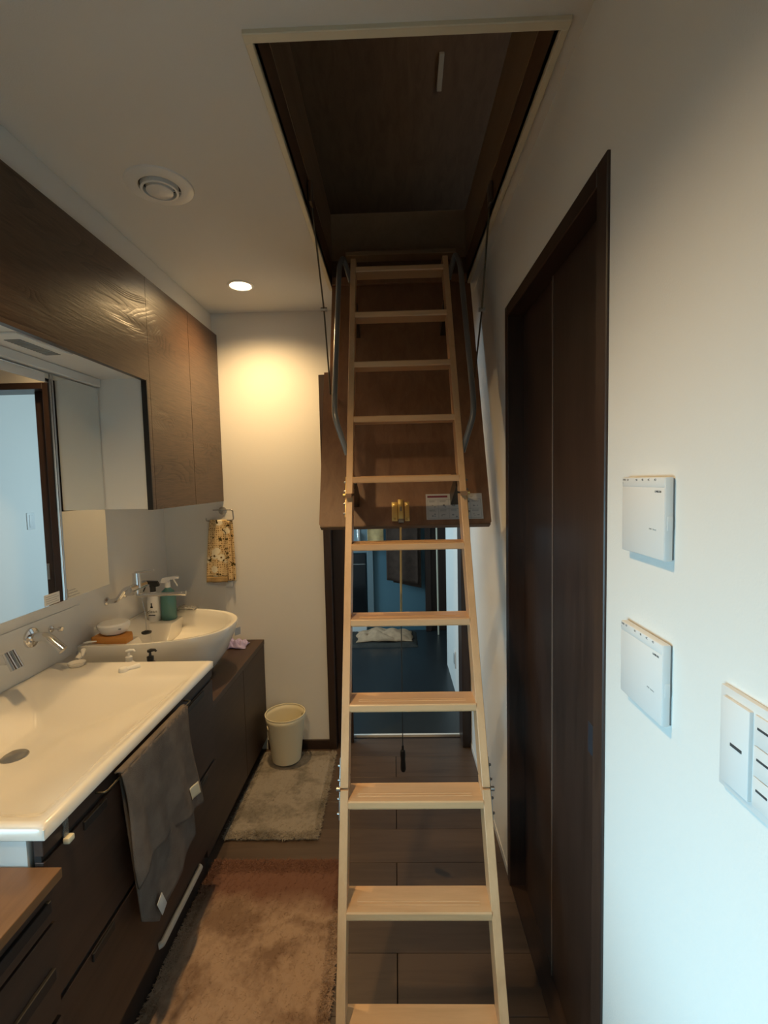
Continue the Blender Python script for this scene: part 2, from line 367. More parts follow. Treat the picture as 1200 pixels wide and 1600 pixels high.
# ---- right sliding door
d1 = thing('door_1', (RW, 1.3, 0), 'dark brown sliding door in a walnut casing on the right wall', None, kind='structure')
CX = RW-.006
MB().box(CX, RW+.10, .900, .945, 0, 2.082, .002, 1).build('jamb', M['walnut'], d1, smooth=False)
MB().box(CX, RW+.10, 1.655, 1.692, 0, 2.082, .002, 1).build('jamb', M['walnut'], d1, smooth=False)
MB().box(CX, RW+.10, .945, 1.655, 2.042, 2.082, .002, 1).build('head', M['walnutY'], d1, smooth=False)
MB().box(RW+.042, RW+.062, .945, 1.335, .006, 2.042, .0015, 1).build('door_leaf', M['walnut'], d1, smooth=False)
MB().box(RW+.040, RW+.048, 1.333, 1.340, .006, 2.042, .001, 1).build('edge_strip', mat('door_edge_light', (.15, .10, .075), .5), d1, smooth=False, label='thin lighter edge line')
MB().box(RW+.048, RW+.070, 1.335, 1.655, .006, 2.042, .0015, 1).build('door_leaf', M['walnut'], d1, smooth=False)
MB().box(RW+.0405, RW+.044, 1.050, 1.082, .855, .928, .001, 1).build('finger_pull', mat('pull_dark', (.022, .028, .040), .6), d1, smooth=False, label='dark recessed finger pull')
MB().box(CX+.004, RW+.10, .945, 1.655, -.001, .004).build('sill', M['walnutY'], d1, smooth=False)

# ================================================================== ROOM BEYOND THE DOORWAY
MB().box(-1.7, 1.2, 2.712, 4.80, -.06, -.002).build('floor_bathroom', M['hallfloor'], smooth=False, kind='structure', label='dark slate floor of the room beyond the doorway')
m = MB(); m.box(RW, RW+.1, 2.70, 3.77, -.002, CZ); m.box(RW+.1, 1.2, 3.72, 3.77, -.002, CZ); m.build('wall_bathroom_right', M['wall'], smooth=False, kind='structure')
m = MB(); m.box(-1.7, -1.6, 2.70, 3.2, -.002, CZ); m.box(-1.7, -1.6, 4.2, 4.8, -.002, CZ); m.box(-1.7, -1.6, 3.2, 4.2, -.002, .9); m.box(-1.7, -1.6, 3.2, 4.2, 1.8, CZ)
m.box(1.1, 1.2, 3.77, 4.8, -.002, CZ); m.box(-1.7, LW, 2.695, 2.70, 0, CZ)
m.build('wall_bathroom_left', M['wall'], smooth=False, kind='structure')
MB().box(-1.7, 1.2, 2.70, 4.8, CZ, CZ+.03).build('ceiling_bathroom', M['ceil'], smooth=False, kind='structure')
MB().box(-1.7, 1.2, 4.66, 4.80, -.002, CZ).build('wall_bathroom_front', M['teal'], smooth=False, kind='structure', label='teal blue end wall of the room beyond')
MB().box(-1.0, -.30, 4.60, 4.66, -.002, .14, .004).build('trim_2', M['white'], smooth=False, kind='structure', label='white raised sill under the bath door')
bd = thing('door_3', (-.5, 4.62, .14), 'grey-framed bath door with a black lower panel', None, kind='structure')
MB().box(-.285, -.225, 4.62, 4.66, .14, 2.0, .003).build('frame', M['greyframe'], bd, smooth=False)
MB().box(-.95, -.285, 4.63, 4.66, .79, 2.0, .003).build('upper_panel', M['greyframe'], bd, smooth=False)
MB().box(-.95, -.300, 4.625, 4.66, .16, .78, .003).build('lower_panel', M['glassblack'], bd, smooth=False)
MB().box(-.95, -.305, 4.618, 4.626, .675, .682).build('rail_line', M['steel'], bd, smooth=False)
MB().box(-.372, -.352, 4.585, 4.62, .86, .99, .006).box(-.376, -.348, 4.617, 4.632, .84, 1.06, .003).build('handle', M['chrome'], bd)
dd = thing('door_4', (.4, 4.64, 0), 'dark brown door and jamb at the right of the end wall', None, kind='structure')
MB().box(.285, .34, 4.60, 4.66, 0, 2.05, .003).build('jamb', M['walnut'], dd, smooth=False)
MB().box(.34, 1.1, 4.63, 4.66, 0, 2.05, .003).build('door_leaf', M['walnut'], dd, smooth=False)
MB().tube([(.398, 4.50, .0), (.400, 4.617, 1.5)], .0085).build('pole', M['cream_trim'], label='thin pale pole leaning on the dark door beyond the doorway', cat='pole')
# mat and towel
def rough_slab(x0, x1, y0, y1, z0, h, amp, nx=40, ny=30, seed=0):
    rnd = random.Random(seed)
    m = MB()
    def f(u, v):
        e = min(u, 1-u, v, 1-v); k = min(1, e*14)**.5
        jx = rnd.uniform(-1, 1)*amp; jy = rnd.uniform(-1, 1)*amp
        return Vector((x0+(x1-x0)*u+jx, y0+(y1-y0)*v+jy, z0+.001+h*k+rnd.uniform(-1, 1)*amp*.8*k))
    m.grid(f, nx, ny); return m
def skirt(m):                                            # close the underside
    r = bmesh.ops.extrude_edge_only(m.bm, edges=[e for e in m.bm.edges if e.is_boundary])
    vs = [v for v in r['geom'] if isinstance(v, bmesh.types.BMVert)]
    z = min(v.co.z for v in m.bm.verts)-.001
    for v in vs: v.co.z = z
    bmesh.ops.holes_fill(m.bm, edges=[e for e in m.bm.edges if e.is_boundary]); return m
skirt(rough_slab(-.50, .185, 4.17, 4.595, -.002, .022, .003, 40, 26, 3)).build('bath_mat', M['darkmat'], label='dark grey bath mat on the slate floor beyond the doorway', cat='bath mat')
def crumple(cx, cy, z0, wx, wy, h, seed, nx=36, ny=24):
    rnd = random.Random(seed); ph = [(rnd.uniform(2.5, 8), rnd.uniform(2.5, 8), rnd.uniform(0, 6)) for _ in range(5)]
    def f(u, v):
        a, b = (u-.5)*2, (v-.5)*2
        e = max(0, 1-(abs(a)**4+abs(b)**4)*.9)
        s = sum(sin(p*a*.8+q*b*.7+r) for p, q, r in ph)/5
        s2 = sum(cos(q*a*.8-p*b*.8+r) for p, q, r in ph)/5
        return Vector((cx+a*wx/2*(1+.07*s2), cy+b*wy/2*(1+.10*s), z0+.004+h*(e*(.38+.62*abs(s+s2*.5)*1.2))))
    return MB().grid(f, nx, ny)
crumple(-.12, 4.39, .023, .52, .30, .10, 5).build('crumpled_towel', M['beigetowel'], solid=.005, label='crumpled beige towel lying on the dark bath mat', cat='towel')
def hang(x0, x1, y, z0, z1, amp, waves, tilt=0, nx=30, nz=24):
    def f(u, v):
        k = (1-v)
        return Vector((x0+(x1-x0)*u, y+amp*sin(u*waves)*(.4+.6*k)-.0*k, z0+tilt*u+(z1-z0-tilt*u)*v))
    return MB().grid(f, nx, nz)
tr = thing('towel_rail', (0, 4.6, 1.42), 'steel towel rail on the teal end wall, mostly hidden by the ladder panel', 'towel rail')
MB().tube([(-.33, 4.575, 1.42), (.27, 4.575, 1.42)], .008).build('bar', M['chrome'], tr)
for x in (-.325, .265): MB().tube([(x, 4.575, 1.42), (x, 4.662, 1.42)], .006).build('bracket', M['chrome'], tr)
bt = thing('hanging_towel', (.07, 4.56, .5), 'dark brown bath towel hanging on the teal wall beyond the doorway', 'towel')
hang(-.092, .215, 4.556, .53, 1.43, .008, 9, -.05).build('front_fall', M['browntowel'], bt, solid=.006)
hang(-.03, .245, 4.590, .50, 1.43, .006, 7, -.06).build('back_fall', M['browntowel'], bt, solid=.006)
hang(-.27, -.115, 4.56, .82, 1.43, .008, 7, .01).build('hanging_cloth', M['hem'], solid=.005, label='short tan cloth hanging left of the brown bath towel', cat='cloth')
so = thing('wall_socket', (RW, 3.2, .2), 'white wall socket low on the bright wall beyond the doorway', 'socket')
MB().box(RW-.008, RW, 3.20, 3.27, .19, .31, .003).build('plate', M['plastic'], so)
MB().box(RW-.011, RW-.007, 3.22, 3.25, .215, .285, .001).build('socket_insert', M['inkgrey'], so)
sw0 = thing('light_switch', (RW, 3.3, 1.2), 'white light switch on the bright wall, seen only in the mirror', 'switch')
MB().box(RW-.008, RW, 3.33, 3.40, 1.20, 1.32, .003).build('plate', M['plastic'], sw0)
MB().box(RW-.012, RW-.007, 3.347, 3.383, 1.215, 1.305, .002).build('rocker', M['plastic_side'], sw0)

# ================================================================== ATTIC LADDER
LY, LZ, dY, dZ = 2.017, 2.358, -.101, -.217
L_ = math.hypot(dY, dZ); dn = Vector((0, dY/L_, dZ/L_))               # down the ladder
nn = Vector((0, dZ/L_, -dY/L_))                                        # towards the climber / up
def lad(x, t, n=0.0): return Vector((x, LY, LZ)) + dn*t + nn*n         # t along ladder from tread 0 (front lower edge)
XL, XR, ST = -.141, .219, .022
al = thing('attic_ladder', (.04, .92, 0), 'fold-down wooden attic ladder with brown hatch panel, descending from the ceiling opening', 'ladder')
tend = (LZ-0)/(-dn.z)
secs = [(-.07, (LZ-1.452)/(-dn.z)), ((LZ-1.445)/(-dn.z), (LZ-.668)/(-dn.z)), ((LZ-.663)/(-dn.z), tend+.002)]
SD = .075                                                              # stringer depth
for sx in (XL-ST, XR):
    for si, (ta, tb) in enumerate(secs):
        a = Vector((0, LY, LZ)) + dn*ta; b = Vector((0, LY, LZ)) + dn*tb
        off = nn*.006; back = Vector((0, SD, 0))
        tl = Vector((0, SD*.92, 0))
        p0, p1 = a+off, b+off; p2, p3 = p1+tl, p0+tl
        if si == 2:
            p1 = p1.copy(); p1 += dn*((p1.z-0)/(-dn.z)); p2 = Vector((0, p1.y+tl.y, 0))
        poly = [(q.y, q.z) for q in (p0, p1, p2, p3)]
        MB().prism(poly, 'X', sx, sx+ST, .0015).build('stringer', M['pineZ'], al, smooth=False)
for i in range(11):
    y, z = LY+i*dY, LZ+i*dZ
    prof = [(y, z), (y-.002, z+.004), (y-.002, z+.019), (y+.001, z+.022), (y+.078, z+.022), (y+.078, z)]
    tr_ = MB().prism(prof, 'X', XL, XR)
    for g in (.020, .030):                                            # two anti-slip ribs near the nosing
        tr_.box(XL+.025, XR-.025, y+g, y+g+.004, z+.0215, z+.0235, .0006, 1)
    tr_.build('tread', M['pineX'], al, smooth=False)
# section joints: metal hinge plates outside, end blocks
for (zj, s) in ((1.449, 0), (.6655, 1)):
    t = (LZ-zj)/(-dn.z)
    for side, x in ((-1, XL-ST), (1, XR+ST)):
        c = lad(x+side*.0025, t, -.02)
        h = MB().obox(c, (1, 0, 0), dn, nn, .003, .15, .022, .0008)
        h.tube([lad(x, t, .004), lad(x+side*.010, t, .004)], .006)
        h.build('hinge', M['steel'] if s else M['brass'], al)
        for q in (-.055, -.02, .025, .06):
            MB().tube([lad(x+side*.003, t+q, -.012), lad(x+side*.009, t+q, -.012)], [.0045, .0028]).build('bolt', M['steel'], al)
    if s == 0:
        for x in (XL-ST, XR):
            MB().box(x+.001, x+ST-.001, 1.561, 1.60, 1.4435, 1.4565).build('end_block', M['pine_end'], al, smooth=False, label='dark end grain block at the upper joint')
# hatch door panel
PT, PB = Vector((0, 2.250, 2.399)), Vector((0, 1.806, 1.325))
pd = (PB-PT).normalized(); pn = Vector((0, pd.z, -pd.y)); plen = (PB-PT).length
def pan(x, t, n=0.0): return PT + pd*t + pn*n + Vector((x, 0, 0))      # n>0 towards the viewer
hp = None
poly = [(-.268, 0), (-.268, .468), (-.292, .468), (-.292, plen-.010), (-.284, plen), (.359, plen), (.367, plen-.008), (.367, 0)]
b = MB(); vf = [b.bm.verts.new(pan(x, t, 0)) for x, t in poly]; vb = [b.bm.verts.new(pan(x, t, -.030)) for x, t in poly]
b.bm.faces.new(vf); b.bm.faces.new(vb[::-1])
for i in range(len(poly)):
    j = (i+1) % len(poly); b.bm.faces.new((vf[i], vf[j], vb[j], vb[i]))
hp = b.build('hatch_panel', M['plywood'], al, smooth=False, label='brown plywood hatch panel behind the treads')
MB().obox(pan(.0375, plen+.002, -.012), (1, 0, 0), pd, pn, .650, .005, .034, .001).build('edge_strip', M['ply_edge'], hp, smooth=False)
# brackets joining ladder to panel
for x in (XL-ST/2, XR+ST/2):
    for t in (.16, .95):
        a = lad(x, t-.02, -.055); t2 = (a-PT).dot(pd); b = pan(x, t2, 0)
        MB().obox((a+b)/2, (1, 0, 0), pd, pn, .03, .05, max(.012, (a-b).length+.01)).build('bracket', M['bronze'], al, smooth=False)
# latch
lt_c = plen-.055
latch = MB()
latch.obox(pan(.023-.024, lt_c, .0015), (1, 0, 0), pd, pn, .022, .078, .003, .001)
latch.obox(pan(.023+.024, lt_c, .0015), (1, 0, 0), pd, pn, .018, .078, .003, .001)
latch.obox(pan(.023, lt_c-.006, .008), (1, 0, 0), pd, pn, .022, .080, .016, .003)
lo = latch.build('latch', M['brass'], hp, label='brass hatch latch')
def screw(mb, x, t):
    bm2 = MB().lathe([(0, .0035), (.004, .0028), (.0058, 0)], (0, 0, 0), 'Z', 14).bm
    mx = Matrix(((1, 0, 0, 0), (0, pd.y, pn.y, 0), (0, pd.z, pn.z, 0), (0, 0, 0, 1)))
    for v in bm2.verts: v.co = mx @ v.co + pan(x, t, .003)
    mb._add(bm2)
for sx in (-.025, .025):
    for st in (-.028, .028):
        q = MB(); screw(q, .023+sx, lt_c+st); q.build('screw', M['brass'], hp)
MB().obox(pan(.023, lt_c+.039, .008), (1, 0, 0), pd, pn, .020, .018, .013, .002).build('latch_bolt', M['steel'], hp, label='grey steel latch bolt')
MB().obox(pan(.023, lt_c-.006, .0165), (1, 0, 0), pd, pn, .007, .018, .002, .0009).build('latch_slot', M['steel'], hp)
# instruction sheet on the panel
lx0, lx1, lt0, lt1 = .121, .338, plen-.124, plen-.020
MB().obox(pan((lx0+lx1)/2, (lt0+lt1)/2, .0006), (1, 0, 0), pd, pn, lx1-lx0, lt1-lt0, .0012).build('instruction_sheet', M['label'], hp, smooth=False, label='pale printed instruction sheet')
g = MB()
def ink(x0, x1, t0, t1, n=.0014): g.obox(pan((x0+x1)/2, (t0+t1)/2, n), (1, 0, 0), pd, pn, x1-x0, t1-t0, .0004)
gx0, gx1, gt0, gt1 = lx0+.006, lx1-.006, lt0+.024, lt1-.005
for k in range(6):
    x = gx0+(gx1-gx0)*k/5; ink(x-.0004, x+.0004, gt0, gt1)
for t in (gt0, (gt0+gt1)/2, gt1): ink(gx0, gx1, t-.0004, t+.0004)
rnd = random.Random(4)
for cx in range(5):
    for cy in range(2):
        bx = gx0+(gx1-gx0)*cx/5; by = gt0+(gt1-gt0)*cy/2
        for ln in range(2): ink(bx+.006, bx+.012+rnd.uniform(.014, .022), by+.004+ln*.004, by+.0055+ln*.004)
        for q in range(3):
            a = bx+.010+rnd.uniform(0, .016); t = by+.018+rnd.uniform(0, .012); ink(a, a+rnd.uniform(.002, .008), t, t+rnd.uniform(.002, .006))
for q in range(3): ink(lx0+.125, lx0+.16+q*.01, lt0+.004+q*.005, lt0+.0055+q*.005)
g.build('sheet_print', M['inkgrey'], hp, smooth=False, label='grey printed grid of step pictures')
MB().obox(pan(lx0+.045, lt0+.011, .0014), (1, 0, 0), pd, pn, .078, .008, .0006).build('sheet_banner', M['labeldark'], hp, smooth=False, label='dark red banner')
# handrails
def rail(sg):
    xs = (XL-ST) if sg < 0 else (XR+ST); xo = -.206 if sg < 0 else .284
    tz = lambda z: (LZ-z)/(-dn.z)
    pts = [lad(xs, tz(2.33), -.02), lad(xo+(.012*-sg), tz(2.43), .01), lad(xo, tz(2.36), .03), lad(xo, tz(1.76), .045), lad(xo-sg*.004, tz(1.70), .04), lad(xs, tz(1.60), -.02)]
    return MB().tube(fillet(pts, .045, 6), .0105, 14)
for sg in (-1, 1): rail(sg).build('handrail', M['greytube'], al)
# folding struts between hatch frame and panel
for sg, x, P in ((-1, -.262, [(1.66, 2.47), (1.905, 2.172), (2.050, 1.83)]), (1, .348, [(1.70, 2.47), (1.868, 2.140), (2.040, 1.93)])):
    for a, b in zip(P, P[1:]):
        MB().obox((x, (a[0]+b[0])/2, (a[1]+b[1])/2), (1, 0, 0), (0, b[0]-a[0], b[1]-a[1]), (0, -(b[1]-a[1]), b[0]-a[0]), .005, math.hypot(b[0]-a[0], b[1]-a[1])+.012, .012, .001).build('strut', M['bronze'], al, smooth=False)
    MB().tube([(x-.012, P[1][0], P[1][1]), (x+.012, P[1][0], P[1][1])], .008).build('pivot', M['steel'], al)
    MB().box(x-.006, x+.006, P[0][0]-.02, P[0][0]+.02, 2.43, 2.50, .001).build('bracket', M['steel'], al)
# spring rod + brass plate seen behind the left handrail
MB().obox(pan(-.243, .30, .012), (1, 0, 0), pd, pn, .012, .30, .014, .002).build('slide_channel', M['brass'], al, smooth=False, label='brass slide channel beside the left handrail')
MB().obox(pan(-.243, .62, .008), (1, 0, 0), pd, pn, .014, .12, .008, .002).build('brass_bracket', M['brass'], al, smooth=False)
# pull cord with black grip
pcx = .012
pc = thing('pull_cord', (pcx, 1.80, .35), 'thin pull cord with a black grip hanging behind the ladder below the hatch panel', 'pull cord')
MB().tube([(.021, 1.80, 1.318), (.016, 1.80, .98)], .0042).build('upper_rod', M['cord'], pc, label='tan upper rod')
MB().tube([(.016, 1.80, .98), (pcx, 1.80, .455)], .0018).build('cord', M['darkcord'], pc)
MB().lathe([(0, .458), (.004, .457), (.005, .44), (.0095, .436), (.0105, .42), (.009, .40), (.0105, .38), (.011, .362), (.008, .352), (0, .350)], (pcx, 1.80, 0)).build('grip', M['rubber'], pc, label='black ribbed grip')

# ================================================================== UPPER CABINETS, MIRROR
UX = -.93
uc = thing('upper_cabinet', (-1.1, 1.5, 1.41), 'dark grained wood upper cabinet running along the left wall above the mirror', 'cabinet')
# carcass: tall unit at the far end and shallow bridge above the mirror
MB().box(LW, UX-.021, 1.812, FW-.002, 1.408, 2.285, .001, 1).build('carcass', M['white'], uc, smooth=False, label='white inner side and underside of tall unit')
m = MB(); m.box(LW, UX-.021, .30, 1.812, 1.905, 2.285); m.build('bridge', M['white'], uc, smooth=False, label='white underside over the mirror')
MB().box(UX-.021, UX-.019, .30, 1.812, 1.897, 1.906).build('edge_strip', M['black'], uc, smooth=False)
for (y0, y1, z0) in ((.30, 1.06, 1.895), (1.062, 1.829, 1.895), (1.831, 2.199, 1.404), (2.202, FW-.004, 1.404)):
    if y0 == 1.062:
        b = MB().prism([(1.062, 2.288), (1.062, 1.895), (1.806, 1.895), (1.806, 1.404), (1.829, 1.404), (1.829, 2.288)], 'X', UX-.019, UX)
        b.build('door', M['oak'], uc, smooth=False)
    else: MB().box(UX-.019, UX, y0, y1, z0, 2.288).build('door', M['oak'], uc, smooth=False)
MB().box(UX-.020, UX+.0005, 1.802, 1.808, 1.404, 1.898).build('edge_strip', M['black'], uc, smooth=False, label='black edge strip beside the mirror recess')
MB().box(LW, -.957, .30, FW-.001, 2.285, CZ-.001).build('trim_3', M['ceil'], smooth=False, kind='structure', label='white filler strip between upper cabinet and ceiling')
# vent grille on the underside
vg = MB(); vg.box(-1.075, -.975, 1.24, 1.46, 1.899, 1.905, .002)
vg.build('grille_frame', M['white'], uc, smooth=False)
vs_ = MB()
for k in range(14): vs_.box(-1.045, -1.000, 1.285+k*.0115, 1.292+k*.0115, 1.8975, 1.900)
vs_.build('grille_slats', M['inkgrey'], uc, smooth=False)
# step moulding above mirror
MX = -1.12
mc = thing('mirror_cabinet', (-1.19, 1.3, 1.11), 'wide mirror-fronted cabinet on the left wall above the white washbasin', 'mirror cabinet')
MB().box(LW, MX-.006, .52, 1.809, 1.115, 1.872, .001, 1).build('carcass', M['white'], mc, smooth=False)
MB().box(LW, MX+.012, .52, 1.809, 1.874, 1.9045, .004, 2).build('light_housing', M['white'], mc, smooth=False, label='white moulded strip above the mirror doors')
for (y0, y1) in ((.52, 1.551), (1.566, 1.807)):
    MB().box(MX-.006, MX, y0, y1, 1.117, 1.870, .0008, 1).build('mirror_door', M['mirror'], mc, smooth=False)
MB().box(MX-.004, MX+.003, 1.551, 1.5575, 1.117, 1.870, .001, 1).build('edge_profile', M['chrome'], mc, smooth=False)
MB().box(MX-.004, MX+.002, 1.5595, 1.566, 1.117, 1.870, .001, 1).build('edge_profile', M['steel'], mc, smooth=False)
MB().box(MX-.002, MX+.0025, .60, 1.530, 1.838, 1.866, .0022, 3).build('light_bar', M['white'], mc, label='pale light bar along the mirror top')
st = MB().box(MX, MX+.0006, 1.462, 1.531, 1.120, 1.155).build('sticker', M['label'], mc, smooth=False, label='small white notice sticker at the mirror corner')
g = MB()
for k in range(4): g.box(MX+.0006, MX+.0009, 1.468, 1.525-(k % 2)*.008, 1.126+k*.007, 1.1275+k*.007)
g.build('sticker_print', M['inkgrey'], mc, smooth=False)
g = MB()
for k in range(3): g.box(MX+.0001, MX+.0005, 1.574, 1.630-k*.01, 1.124+k*.010, 1.1255+k*.010)
g.box(MX+.0001, MX+.0005, 1.570, 1.5715, 1.122, 1.152)
g.build('sticker_print', M['inkgrey'], mc, smooth=False)
# backsplash panel
MB().box(LW, LW+.005, .30, 1.832, .851, 1.033, .001, 1).build('backsplash', M['white'], smooth=False, label='glossy white backsplash panel on the wall between basin and mirror', cat='backsplash')

# ================================================================== VANITY
va = thing('vanity', (-.98, 1.28, 0), 'dark wood vanity unit with a wide white rectangular washbasin top', 'vanity')
VX, VY0, VY1, VZ = -.684, .850, 1.700, .851
def sm(a, b, x):
    t = min(1, max(0, (x-a)/(b-a))); return t*t*(3-2*t)
def top(u, v):
    x = LW+.004+(VX-LW-.004)*u; y = VY0+(VY1-VY0)*v
    def lin(a, b, q): return (q-a)/(b-a)
    ws = [lin(-.708, -.745, x)*.028 if x > -.745 else .028+lin(-.745, -.98, x)*.070, lin(-1.228, -1.120, x)*.098, lin(1.540, 1.400, y)*.098, (lin(.880, .925, y)*.03 if y < .925 else .03+lin(.925, 1.15, y)*.068), .098+.008*(1-abs(y-1.262)*2)]
    k = 160.0; d = -math.log(sum(math.exp(-k*q) for q in ws))/k; d = math.log(1+math.exp(150*d))/150
    e = min((VX-x), y-VY0, VY1-y); z = VZ-d
    if e < .016: z = VZ-.006*(1-e/.016)**2*1.3 + .002*0
    return Vector((x, y, z))
b = MB(); b.grid(top, 96, 120)
r = bmesh.ops.extrude_edge_only(b.bm, edges=[e for e in b.bm.edges if e.is_boundary])
for v in [v for v in r['geom'] if isinstance(v, bmesh.types.BMVert)]: v.co.z = VZ-.028; 
b.build('basin_top', M['ceramic'], va, ang=60, label='white moulded basin top')
MB().lathe([(0, .006), (.024, .006), (.027, .004), (.034, .0035), (.036, .0)], (-1.085, 1.262, top((-1.085-LW)/(VX-LW), (1.262-VY0)/(VY1-VY0)).z)).build('drain', M['steel'], va, label='round metal drain')
MB().box(LW+.004, -.708, VY0+.003, VY1-.004, .20, VZ-.112).build('carcass', M['base'], va, smooth=False)
MB().box(LW+.004, -.722, VY0+.002, VY0+.020, VZ-.112, VZ-.030).build('side_panel', M['white'], va, smooth=False, label='white side strip below the basin')
FX0, FX1 = -.708, -.690
MB().box(FX0, FX1, VY0+.002, VY1-.002, .789, VZ-.030, .001, 1).build('fascia', M['base'], va, smooth=False)
for (z0, z1) in ((.483, .776), (.205, .470)):
    dr = MB().box(FX0, FX1, VY0+.002, VY1-.002, z0, z1, .001, 1).build('drawer', M['base'], va, smooth=False)
    for (y0, y1) in ((.965, 1.045), (1.45, 1.61)):
        MB().box(FX1-.001, FX1+.006, y0, y1, z1-.022, z1-.002, .002).build('handle', M['black'], dr, smooth=False)
MB().box(FX0-.002, FX1-.006, VY0+.004, VY1-.004, .19, VZ-.032).build('recess', M['black'], va, smooth=False)
MB().box(-.79, -.752, VY0, VY1-.002, 0, .20).build('toe_kick', M['kick'], va, smooth=False)
MB().tube(fillet([(FX1, 1.235, .205), (FX1+.008, 1.240, .206), (FX1+.008, 1.505, .206), (FX1, 1.51, .205)], .01), [.009]*len(fillet([(0, 0, 0), (1, 0, 0), (2, 1, 0), (3, 1, 1)], .01)), 8).build('pull_strip', mat('pale_grey_plastic', (.34, .33, .31), .5), va, label='pale plastic pull strip along the bottom edge')
# towel bar
MB().tube(fillet([(FX1, 1.015, .806), (FX1+.022, 1.015, .806), (FX1+.022, 1.465, .806), (FX1, 1.465, .806)], .015), .0028).build('towel_bar', M['bronze'], va)
# clear hook
hk = thing('wall_hook', (FX1, .915, .77), 'small clear plastic hook stuck on the dark vanity front near the basin corner', 'hook')
MB().box(FX1, FX1+.003, .905, .920, .785, .822, .001).build('back_plate', M['clear'], hk)
MB().box(FX1, FX1+.014, .903, .922, .772, .785, .003).build('hook_lip', M['beige'], hk)

# ---- grey towel over the bar
gt = thing('hand_towel', (-.667, 1.25, .33), 'dark grey terry towel hung over the bar on the vanity front', 'towel')
bx = FX1+.022
def fr(u, v):                                                          # front layer, v=0 top .. 1 bottom
    yn, yf = 1.066+.012*v, 1.419+.052*v**2
    y = yn+(yf-yn)*u; zt = .817-.006*u; zb = .548-.085*u**1.3
    if u < .12: zb += .03*(u/.12)-.03
    x = bx+.008+.012*v**.8+.008*sin(u*9+1)*v+.006*sin(u*21)*v
    return Vector((x, y+.006*sin(v*6+u*3), zt+(zb-zt)*v))
def bk(u, v):
    y = 1.085+(1.413-1.085)*u+.014*v*(1-u); zt = .81; zb = .425-.055*sin(u*pi*.9)+(-.01)*u-(.05*(1-abs(u-.25)*3) if abs(u-.25) < .33 else 0)
    return Vector((bx-.010+.026*v+.006*sin(u*13)*v, y, zt+(zb-zt)*v))
b = MB(); b.grid(fr, 44, 34)
b.grid(lambda u, v: Vector((bx+.008-.018*v, 1.068+(1.417-1.068)*u, .817-.006*u+.004*sin(pi*v))), 30, 4)
bmesh.ops.remove_doubles(b.bm, verts=b.bm.verts, dist=.0012)
b.build('front_fall', M['greytowel'], gt, solid=.005, ang=80)
MB().grid(bk, 40, 34).build('back_fall', M['greytowel'], gt, solid=.005, ang=80)
b = MB(); b.grid(lambda u, v: fr(.80+.15*u, .74+.13*v)+Vector((.0045, 0, 0)), 6, 6); b.build('care_label', M['beige'], gt, solid=.001, label='small cream woven label')
MB().obox((bx+.028, 1.175, .388), (1, 0, .1), (0, 1, .45), (0, -.45, 1), .002, .028, .055, .0005).build('tag', M['label'], gt, label='white paper tag at the lower edge')

# ---- low near cabinet with brown worktop
lc = thing('low_cabinet', (-.96, .3, 0), 'low cabinet with a warm brown wooden worktop at the lower left corner', 'cabinet')
MB().box(LW+.004, -.652, -.30, VY0-.002, .752, .772, .001, 1).build('worktop', M['lowtop'], lc, smooth=False, label='warm brown worktop')
MB().box(LW+.004, -.690, -.30, VY0-.004, .20, .751).build('carcass', M['base'], lc, smooth=False)
for (z0, z1) in ((.672, .748), (.483, .665), (.205, .470)):
    dr = MB().box(-.688, -.670, -.30, VY0-.004, z0, z1, .001, 1).build('drawer', M['base'], lc, smooth=False)
    MB().box(-.671, -.662, .70, .83, z0+(z1-z0)*.5-.012, z0+(z1-z0)*.5+.012, .002).build('handle', M['black'], dr, smooth=False)
MB().box(-.79, -.752, -.30, VY0-.004, 0, .20).build('toe_kick', M['kick'], lc, smooth=False)

# ---- far counter unit
cu_ = thing('counter_cabinet', (-1.0, 2.13, 0), 'dark brown counter cabinet in the far left corner under the round slop sink', 'cabinet')
CUX = -.74
MB().box(LW+.004, CUX, VY1+.003, FW-.001, .605, .632, .0015, 1).build('worktop', M['counter'], cu_, smooth=False)
MB().box(LW+.004, CUX-.022, VY1+.004, FW-.001, .07, .604).build('carcass', M['base'], cu_, smooth=False)
for (y0, y1) in ((VY1+.006, 2.198), (2.202, FW-.004)):
    MB().box(CUX-.022, CUX-.002, y0, y1, .072, .603, .001, 1).build('door', M['base'], cu_, smooth=False)
MB().box(CUX-.06, CUX-.035, VY1+.003, FW-.001, 0, .07).build('toe_kick', M['kick'], cu_, smooth=False)

# ---- slop sink: flat back on wall, rounded front
SY, SX0 = 2.08, LW+.001
def outline(k, z_s):                                                    # k 0..1 around, z_s scale
    a = -pi/2+pi*k; a1 = (.28*z_s); b1 = (LW-(-.735))*-1*z_s
    n = 2.5
    cx, cy = abs(cos(a))**(2/n), abs(sin(a))**(2/n)*(1 if sin(a) > 0 else -1)
    return (SX0+b1*cx, SY+a1*cy)
b = MB(); N = 56
lv = [(.632, .72), (.66, .80), (.74, .91), (.82, .975), (.868, 1.0), (.872, .995), (.872, .962), (.868, .952), (.84, .93), (.80, .90), (.77, .85), (.758, .75), (.752, .4)]
rings = []
for i, (z, s) in enumerate(lv):
    ring = []
    for k in range(N+1):
        x, y = outline(k/N, s)
        if i >= 6: x = max(x, SX0+ (.012 if i < 8 else .07+.02*(i-8)))
        ring.append(b.bm.verts.new((x, y, z)))
    rings.append(ring)
for r0, r1 in zip(rings, rings[1:]):
    for k in range(N): b.bm.faces.new((r0[k], r0[k+1], r1[k+1], r1[k]))
    b.bm.faces.new((r0[-1], r0[0], r1[0], r1[-1]))
b.bm.faces.new(rings[-1]); b.bm.faces.new(rings[0][::-1])
ss = thing('slop_sink', (-1.0, SY, .632), 'deep rounded white utility sink on the far dark counter', 'sink')
